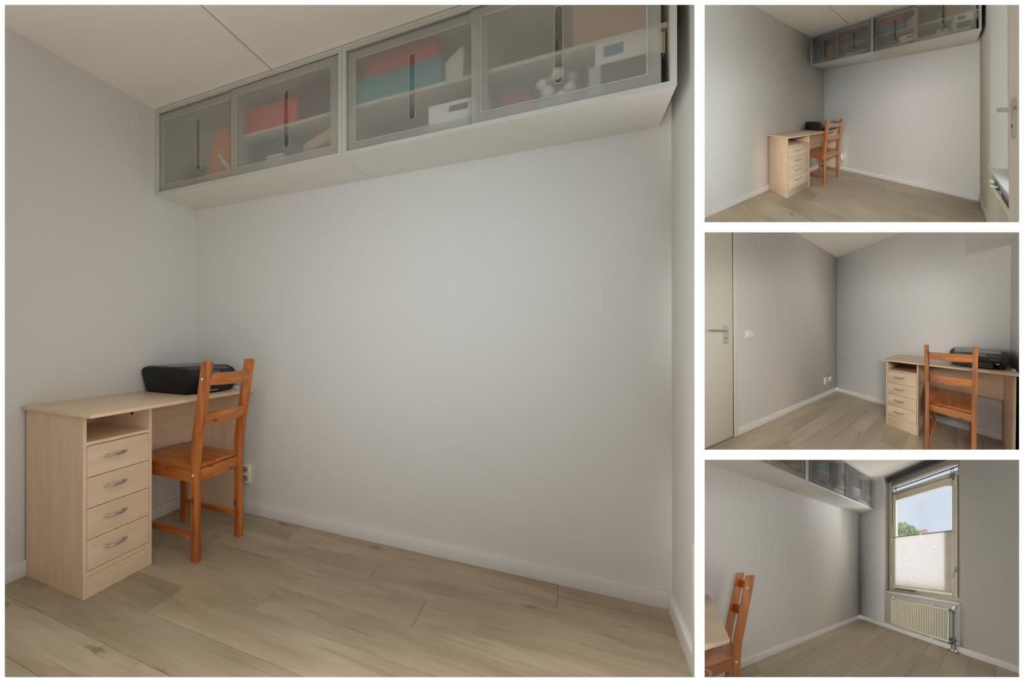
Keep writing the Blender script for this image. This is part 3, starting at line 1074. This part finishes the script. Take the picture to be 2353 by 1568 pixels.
def window(s, detail=True):
    xw = W+.11
    y1, y0 = -.5198, -1.5287
    zb, zt = .5676, H
    t = s.thing('window_1', 'cream wooden window with a top light over one tall sash', 'window', (xw, (y0+y1)/2, zb), kind='structure')
    a1, a0 = -.604, -1.488           # sash outer
    # outer frame
    bm = nb()
    fx0, fx1 = xw, xw+.07
    box(bm, fx0, fx1, a1+.004, y1, zb, zt)
    box(bm, fx0, fx1, y0, a0-.004, zb, zt)
    box(bm, fx0, fx1, a0-.004, a1+.004, 2.262, zt)
    box(bm, fx0, fx1, a0-.004, a1+.004, 2.106, 2.160)
    box(bm, fx0, fx1, a0-.004, a1+.004, zb, .600)
    s.obj('window_frame', bm, FRAMEP, t)
    # sash
    g1, g0, gz1, gz0 = -.668, -1.432, 2.008, .672
    bm = nb()
    sx0, sx1 = xw-.012, xw+.055
    box(bm, sx0, sx1, g1, a1, .603, 2.103, bev=.002, seg=1)
    box(bm, sx0, sx1, a0, g0, .603, 2.103, bev=.002, seg=1)
    box(bm, sx0, sx1, g0, g1, gz1, 2.103, bev=.002, seg=1)
    box(bm, sx0, sx1, g0, g1, .603, gz0, bev=.002, seg=1)
    sa = s.obj('window_sash', bm, FRAMEP, t)
    s.obj('pane', bx(xw+.030, xw+.036, g0, g1, gz0, gz1), GLASS, sa)
    s.obj('glazing_bead', (lambda b: (box(b, sx0-.004, sx0, g0-.004, g1+.004, gz1+.030, gz1+.036), b)[1])(nb()), FRAMEP, sa)
    s.obj('top_pane', bx(xw+.040, xw+.045, a0, a1, 2.160, 2.262), GLASS, t)
    bm = nb()
    box(bm, xw+.05, xw+.066, a0, a1, 2.226, 2.246)
    box(bm, xw+.05, xw+.066, a1-.035, a1-.022, 2.160, 2.262)
    s.obj('vent_profile', bm, mat('grey_blue_profile', srgb(110, 124, 146), .4), t)
    # hinges
    for z in (.768, 1.369, 1.955):
        s.obj('hinge', bx(xw-.009, xw, -.592, -.570, z-.045, z+.045, bev=.003), FRAMEP, t)
    # handle
    h = s.obj('handle_plate', bx(sx0-.008, sx0, -1.479, -1.463, .905, .985, bev=.004), STEEL, sa or t)
    bm = nb()
    tube(bm, [(sx0-.008, -1.470, .945), (sx0-.035, -1.470, .940), (sx0-.045, -1.462, .920), (sx0-.045, -1.452, .895), (sx0-.045, -1.450, .845)], .006, 8)
    s.obj('window_handle', bm, STEEL, t)
    s.obj('stay_bar', bx(xw-.035, xw-.012, -.98, -.665, .605, .622, bev=.002, seg=1), GLOSSBLACK, t)
    # fanlight opener with rod
    bm = nb()
    x = W+.045
    tube(bm, [(x, -1.430, 2.055), (x, -1.432, 2.15), (x, -1.436, 2.168), (x, -1.444, 2.176), (x, -1.452, 2.168), (x, -1.456, 2.15), (x, -1.458, 2.055)], .0035, 8)
    tube(bm, [(x, -1.413, 2.098), (x, -1.472, 2.096)], .008, 8)
    tube(bm, [(x, -1.413, 2.066), (x, -1.474, 2.070)], .007, 8)
    tube(bm, [(x, -1.446, 2.05), (x+.08, -1.446, 2.06)], .008, 8)
    s.obj('fanlight_opener', bm, mat('dark_metal', srgb(80, 80, 70), .4, metal=.6), t)
    s.obj('opener_rod', tube(nb(), [(xw-.016, -.61, 2.118), (xw-.020, -1.44, 2.098)], .0028, 6), mat('dark_metal'), t)
    s.obj('magnet_plate', bx(xw-.018, xw-.012, -1.480, -1.462, 1.985, 2.075, bev=.004), WPLAST, t)
    s.obj('sill', bx(W-.028, xw+.02, -1.527, -.500, .5536, .5676, bev=.003), TRIM, t)
    # blinds are things of their own
    r = s.thing('roller_blind', 'rolled-up black roller blind above the window', 'blind', (W+.06, -1.02, 2.31))
    bm = nb()
    tube(bm, [(W+.055, -.556, 2.353), (W+.055, -1.500, 2.353)], .044, 20)
    s.obj('rolled_fabric', bm, BLINDBLK, r)
    s.obj('bottom_bar', bx(W+.015, W+.03, -1.50, -.556, 2.300, 2.315, bev=.002), BLINDBLK, r)
    s.obj('crank_rod', tube(nb(), [(xw-.010, -.598, 2.33), (xw-.010, -.603, 1.60)], .0042, 8), BLACK, r)
    p = s.thing('pleated_blind', 'cream pleated blind covering the lower half of the window', 'blind', (xw-.02, -1.02, .65))
    n = 30
    pts = []
    za, zb2 = .650, 1.418
    for k in range(2*n+1):
        pts.append((xw-.0135-(.0075 if k % 2 else 0), za+(zb2-za)*k/(2*n)))
    bm = nb()
    va = [bm.verts.new((a, -.622, b)) for a, b in pts]
    vb = [bm.verts.new((a, -1.432, b)) for a, b in pts]
    for k in range(2*n):
        bm.faces.new((va[k], vb[k], vb[k+1], va[k+1]))
    s.obj('pleats', bm, PLEAT, p)
    s.obj('top_rail', bx(xw-.023, xw-.0125, -1.434, -.620, 1.416, 1.430, bev=.002), BRONZE, p)
    s.obj('bottom_rail', bx(xw-.023, xw-.0125, -1.434, -.620, .625, .651, bev=.003), CREAM, p)
    s.obj('blind_grip', bx(xw-.029, xw-.023, -1.075, -1.035, 1.418, 1.428, bev=.002), WPLAST, p)


def radiator(s, label):
    t = s.thing('radiator', label, 'radiator', (W-.03, -1.035, .0935))
    xf = W-.0578
    y1, y0, z0, z1 = -.6473, -1.4242, .0935, .4950
    bm = nb()
    # pressed panel: flat face with shallow vertical flutes
    n = 24
    pts = []
    for k in range(n):
        a = y0+.03+(y1-y0-.06)*k/n
        b = y0+.03+(y1-y0-.06)*(k+1)/n
        q = (b-a)/4
        pts += [(xf, a), (xf, a+q*1.6), (xf+.0035, a+q*2.0), (xf+.0035, a+q*3.2), (xf, b-q*.4)]
    pts = [(xf+.004, y0), (xf, y0+.006)]+pts+[(xf, y1-.006), (xf+.004, y1), (xf+.024, y1), (xf+.024, y0)]
    pts2 = [(a, b) for a, b in pts]
    prism(bm, pts2, 'z', z0+.03, z1-.03)
    box(bm, xf, xf+.024, y0, y1, z1-.0305, z1, bev=.003)
    box(bm, xf, xf+.024, y0, y1, z0, z0+.0305, bev=.003)
    s.obj('front_panel', bm, RADP, t)
    for y in (-.78, -1.24):
        s.obj('bracket', bx(xf-.0015, xf+.04, y-.012, y+.012, z1-.002, z1+.004, bev=.001), WPLAST, t)
        s.obj('bracket', bx(xf-.0015, xf+.04, y-.012, y+.012, z0-.008, z0+.001, bev=.001), WPLAST, t)
    s.obj('wall_support', bx(xf+.024, W, -1.22, -1.20, .12, .47), WPLAST, t)
    s.obj('wall_support', bx(xf+.024, W, -.80, -.78, .12, .47), WPLAST, t)
    s.obj('air_vent_knob', ball(tube(nb(), [(W-.03, -.668, .46), (W-.03, -.683, .49)], .008, 10), (W-.03, -.690, .497), .017), CREAM, t)
    # pipes
    s.obj('lower_pipe', tube(nb(), [(W-.026, -.66, .084), (W-.026, -1.45, .078), (W-.026, -1.468, .10)], .007, 8), PIPE, t)
    bm = nb()
    tube(bm, [(W-.034, -1.468, .14), (W-.034, -1.468, .47)], .0075, 10)
    tube(bm, [(W-.034, -1.415, .470), (W-.034, -1.462, .470), (W-.034, -1.468, .45)], .009, 10)
    tube(bm, [(W-.034, -1.455, .45), (W-.034, -1.483, .45)], .012, 10)
    s.obj('riser_pipe', bm, PIPE, t)
    bm = nb()
    tube(bm, [(W-.034, -1.415, .135), (W-.034, -1.495, .135)], .011, 10)
    tube(bm, [(W-.034, -1.468, .115), (W-.034, -1.468, .165)], .014, 10)
    for y in (-1.452, -1.486):
        tube(bm, [(W-.034, y, .009), (W-.034, y, .135)], .0085, 10)
    s.obj('valve_block', bm, PIPE, t)
    s.obj('valve_cap', ball(nb(), (W-.034, -1.500, .110), .009), WPLAST, t)
    for y in (-1.452, -1.486):
        s.obj('rosette', disc(nb(), (W-.034, y, .009), 'z', .014, .018, 16), CREAM, t)
    s.obj('thermostat_head', tube(nb(), [(W-.034, -1.463, .478), (W-.034, -1.463, .50), (W-.034, -1.463, .532)], [.015, .021, .019], 16), CREAM, t)
    s.obj('sensor_cable', tube(nb(), [(W-.034, -1.44, .485), (W-.05, -1.49, .50), (W-.04, -1.515, .53), (W-.02, -1.52, .56)], .002, 6), DARK, t)
    s.obj('pipe_cover_board', bx(W-.066, W-.010, -1.530, -1.408, 0.0005, .009, bev=.002), mat('cover_board', srgb(150, 118, 84), .5), label='small brown wooden board round the radiator pipes on the floor', cat='board')


def door_handle(s, parent, M, lever_dir=1):
    """plate in the (u,z) plane, out along n; M maps (u, n, z) to room"""
    bm = nb()
    prism(bm, slot_outline(0, -.093, .093, .0225), 'y', 0, .009, bev=.0015)
    bm.transform(M)
    pl = s.obj('handle_plate', bm, NICKEL if s.key == 'B' else mat('plate_silver', (.62, .60, .54), .35, metal=.4), parent)
    if pl:
        bm = nb()
        disc(bm, (0, .0092, -.030), 'y', .0045, .0008, 14)
        box(bm, -.0030, .0030, .0092, .0100, -.044, -.030)
        bm.transform(M)
        s.obj('keyhole', bm, DARK, pl)
    bm = nb()
    tube(bm, [(0, .008, .037), (0, .040, .037), (.003*lever_dir, .050, .037), (.012*lever_dir, .057, .037), (.03*lever_dir, .058, .0375), (.125*lever_dir, .054, .040)], [.0085, .0085, .009, .009, .009, .008], 12)
    bm.transform(M)
    s.obj('lever', bm, NICKEL, parent)


def door_wall(s):
    st = dict(kind='structure')
    y = -L
    xa, xb, zt = 1.501, 2.405, 2.33
    bm = nb()
    box(bm, -.1, 1.495, y-.12, y, -.05, H+.05)
    box(bm, 1.495, W+.2, y-.12, y, zt+.004, H+.05)
    box(bm, xb+.004, W+.2, y-.12, y, -.05, zt+.004)
    s.obj('wall_door', bm, WALL, label='plain pale painted wall with the light switch beside the door', cat='wall', **st)
    s.obj('baseboard_door', bx(0, 1.466, y-.002, y+BT, 0, BH, bev=.002), TRIM, label='low white baseboard running from the door to the corner', cat='baseboard', **st)
    s.obj('trim_1', (lambda b: (box(b, 1.4655, 1.4985, y-.10, y+.010, 0, zt+.035, bev=.002), box(b, 1.4985, xb+.03, y-.10, y+.010, zt+.001, zt+.035, bev=.002), b)[2])(nb()), DOORP, label='cream door frame beside the light switch', cat='door frame', **st)
    t = s.thing('door_1', 'closed cream flush door with a lever handle', 'door', (1.95, y, 0), kind='structure')
    s.obj('door_leaf', bx(xa+.0015, xb, y-.040, y-.002, .012, zt, bev=.0015, seg=1), DOORP, t)
    M = Matrix.Translation((1.5575, y-.002, 1.028))
    door_handle(s, t, M, 1)
    s.obj('trim_2', bx(1.44, 1.5, y-.04, y+.016, .0005, .006, bev=.001), mat('threshold_wood', srgb(196, 172, 136), .5), label='small wooden floor strip at the foot of the door frame', cat='threshold', **st)
    sw = s.thing('light_switch', 'cream square light switch on the wall beside the closed door', 'light switch', (1.3575, y, 1.03))
    s.obj('faceplate', bx(1.3165, 1.3985, y, y+.010, .990, 1.072, bev=.003), CREAM, sw)
    s.obj('rocker', bx(1.331, 1.384, y+.010, y+.0135, 1.004, 1.058, bev=.002), CREAM, sw)
    socket(s, (.280, y, .258), 'y+', 'cream double wall socket low on the wall near the corner')
    cp = s.thing('cable_outlet', 'round cream cable outlet cover beside the double socket', 'outlet cover', (.175, y, .262))
    s.obj('cover_disc', disc(nb(), (.175, y, .262), 'y', .047, .012, 28, r2=.043), CREAM, cp)
    s.obj('cable_end', tube(nb(), [(.222, y+.006, .25), (.228, y+.008, .28), (.216, y+.010, .31), (.196, y+.012, .325)], .0045, 8), BLACK, cp)


def outdoors(s):
    rnd = random.Random(3)
    x = W+20
    t = s.thing('tree', 'leafy green tree crown outside the window', 'tree', (x, 9.2, -1))
    bm = nb()
    blobs = [(9.9, 6.3, 1.1), (9.2, 6.1, .9), (8.6, 6.1, .95), (8.0, 5.4, .8), (7.5, 5.6, .75), (7.0, 5.0, .65), (8.6, 4.6, 1.2), (7.4, 4.3, 1.0), (9.6, 4.6, 1.3), (6.9, 4.2, .7), (10.6, 6.1, 1.2), (10.8, 4.5, 1.4)]
    for y, z, r in blobs:
        for k in range(260):
            d = V((rnd.gauss(0, 1), rnd.gauss(0, 1), rnd.gauss(0, 1))).normalized()
            p = V((x, y, z))+d*r*rnd.uniform(.75, 1.08)
            a = d.orthogonal().normalized()
            a.rotate(Matrix.Rotation(rnd.uniform(0, 6.3), 3, d))
            b = d.cross(a)
            tl = (d*rnd.uniform(-.6, .6)+a).normalized()
            q = rnd.uniform(.07, .13)
            vs = [bm.verts.new(p+tl*q*1.6), bm.verts.new(p+b*q*.7), bm.verts.new(p-tl*q*1.6), bm.verts.new(p-b*q*.7)]
            bm.faces.new(vs)
    s.obj('foliage', bm, mat('leaf_green', srgb(92, 122, 70), .7, col2=srgb(160, 172, 118), nscale=(3, 3, 3)), t)
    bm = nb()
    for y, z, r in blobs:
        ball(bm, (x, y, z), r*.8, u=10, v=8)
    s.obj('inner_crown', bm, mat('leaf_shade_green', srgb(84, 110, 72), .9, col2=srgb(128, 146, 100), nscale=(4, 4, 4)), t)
    s.obj('trunk', tube(nb(), [(x, 9.2, -1), (x, 9.2, 2), (x, 9.0, 5)], [.35, .28, .15], 10), mat('bark', srgb(86, 72, 58), .9), t)
    x = W+30
    h = s.thing('house', 'house with a red-brown tiled roof beyond the tree', 'house', (x, 11.5, -1))
    s.obj('house_wall', prism(nb(), [(8.64, -1), (12.9, -1), (12.9, 5.4), (10.8, 7.4), (9.0, 6.0), (8.64, 5.8)][0:6], 'x', x+.3, x+5), mat('brick', srgb(150, 116, 102), .8), h)
    bm = nb()
    # roof slope facing the window, ridge along y
    add_poly(bm, [(x, 8.55, 6.0), (x, 13.8, 6.0), (x+2.4, 13.8, 7.85), (x+2.4, 9.25, 7.85), (x+5.5, 8.55, 6.0), (x+5.5, 13.8, 6.0), (x, 8.55, 5.85), (x, 13.8, 5.85), (x+5.5, 8.55, 5.85), (x+5.5, 13.8, 5.85)],
             [(0, 1, 2, 3), (3, 2, 5, 4), (0, 3, 4), (1, 5, 2), (6, 8, 9, 7), (0, 6, 7, 1), (4, 5, 9, 8), (0, 4, 8, 6), (1, 7, 9, 5)])
    bmesh.ops.recalc_face_normals(bm, faces=bm.faces)
    s.obj('roof', bm, mat('roof_tile', srgb(150, 116, 104), .8, col2=srgb(186, 156, 140), nscale=(6, 12, 6)), h)
    s.obj('ridge_tiles', tube(nb(), [(x+2.4, 9.2, 7.87), (x+2.4, 13.8, 7.87)], .12, 8), mat('ridge', srgb(190, 150, 96), .8), h)


def open_door(s):
    """the room's door standing open along the window wall, seen close at the right edge"""
    t = s.thing('door_1', 'open cream door leaf with a brassy lever handle at the right edge', 'door', (2.405, -1.73, 0), kind='structure')
    s.obj('door_leaf', bx(2.385, 2.425, -2.17, -1.271, .012, 2.33, bev=.0015, seg=1), DOORP, t)
    # the handle's frame: u along -y (towards the hinge), n along -x
    M = Matrix(((0, -1, 0, 2.385), (-1, 0, 0, -1.345), (0, 0, 1, 1.028), (0, 0, 0, 1)))
    door_handle(s, t, M, 1)


# ------------------------------------------------------------------ build the four views
s = Set('A')
shell(s)
desk(s, 'light maple desk with four drawers, open shelf on top of them')
chair(s, 'orange-brown pine chair pushed in at the desk')
printer(s, 'black inkjet printer on the desk behind the chair back')
charger(s)
socket(s, (.4205, 0, .2415), 'y-', 'cream double wall socket low on the wall behind the desk leg')
cabinets(s)
contents(s)
radiator(s, 'cream radiator edge just showing at the lower right')
s.done()

s = Set('B')
shell(s)
desk(s, 'light maple desk with four drawers, seen small and whole')
chair(s, 'orange-brown pine chair at the small desk')
printer(s, 'black inkjet printer on the small desk behind the chair back')
charger(s)
socket(s, (.4205, 0, .2415), 'y-', 'cream double wall socket low beside the desk leg')
cabinets(s)
contents(s)
radiator(s, 'cream panel radiator under the sill, seen from its end')
window(s)
open_door(s)
s.done()

s = Set('C')
shell(s, 'LB')
door_wall(s)
desk(s, 'light maple desk with four drawers, seen from the front')
chair(s, 'orange-brown pine chair seen from behind at the desk')
printer(s, 'black inkjet printer with paper tray at the right end of the desk')
charger(s)
cabinets(s, full=False)
s.done()

s = Set('D')
shell(s, 'LBR')
desk(s, 'corner of the light maple desk at the left edge')
chair(s, 'orange-brown pine chair seen from the side behind the desk corner')
printer(s, 'black printer corner just showing at the left edge')
cabinets(s)
contents(s)
radiator(s, 'cream fluted panel radiator below the window')
window(s)
outdoors(s)
s.done()

# ------------------------------------------------------------------ white collage border built as a front wall, added partitions
def world_obj(name, bm, m, label, cat, kind='structure'):
    me = bpy.data.meshes.new(name)
    bm.to_mesh(me)
    bm.free()
    me.materials.append(m)
    o = bpy.data.objects.new(name, me)
    C.objects.link(o)
    o['label'] = label
    o['category'] = cat
    o['kind'] = kind
    return o


def slab(bm, u0, u1, v0, v1, d0, d1, U0=None, U1=None, V0=None, V1=None):
    """solid between two depths; the far outline may differ"""
    U0 = u0 if U0 is None else U0
    U1 = u1 if U1 is None else U1
    V0 = v0 if V0 is None else V0
    V1 = v1 if V1 is None else V1
    pts = [frame_pt(u0, v1, d0), frame_pt(u1, v1, d0), frame_pt(u1, v0, d0), frame_pt(u0, v0, d0),
           frame_pt(U0, V1, d1), frame_pt(U1, V1, d1), frame_pt(U1, V0, d1), frame_pt(U0, V0, d1)]
    add_poly(bm, pts, [(0, 1, 2, 3), (7, 6, 5, 4), (4, 5, 1, 0), (5, 6, 2, 1), (6, 7, 3, 2), (7, 4, 0, 3)])


bm = nb()
d0, d1 = MAT_D, MAT_D+.035
BIG = 1100
us = [(-BIG, 11), (1596, 1619), (2342, 2353+BIG)]
slab(bm, -BIG, 11, -BIG, 1568+BIG, d0, d1, U1=7)
slab(bm, 2342, 2353+BIG, -BIG, 1568+BIG, d0, d1, U0=2347)
slab(bm, 11, 1596, -BIG, 11, d0, d1, V1=6)
slab(bm, 11, 1596, 1557, 1568+BIG, d0, d1, V0=1562)
slab(bm, 1596, 1619, -BIG, 1568+BIG, d0, d1, U0=1602, U1=1613)
slab(bm, 1619, 2342, -BIG, 11, d0, d1, V1=6)
slab(bm, 1619, 2342, 511, 534, d0, d1, V0=516, V1=529)
slab(bm, 1619, 2342, 1034, 1057, d0, d1, V0=1039, V1=1052)
slab(bm, 1619, 2342, 1557, 1568+BIG, d0, d1, V0=1562)
world_obj('wall_border', bm, WHITE, 'white collage border built as a front wall with one large and three small openings', 'wall')
for name, a, lb in (('wall_added_partition', (1604.5, 1609.5, -900, 2500), 'added white wall, out of view, between the large view and the three small views'),
                    ('wall_added_partition', (1611, 3600, 520.5, 524.5), 'added white wall, out of view, between the top and middle small views'),
                    ('wall_added_partition', (1611, 3600, 1043.5, 1047.5), 'added white wall, out of view, between the middle and bottom small views')):
    bm = nb()  # added slabs, unseen edge-on, stop light leaking between the sets
    slab(bm, *a, d1, 9.5)
    world_obj(name, bm, WALL, lb, 'wall')

SC.cycles.max_bounces = 12
SC.cycles.diffuse_bounces = 5
SC.cycles.transmission_bounces = 10
SC.cycles.transparent_max_bounces = 12
SC.cycles.sample_clamp_indirect = 4
SC.cycles.use_denoising = True
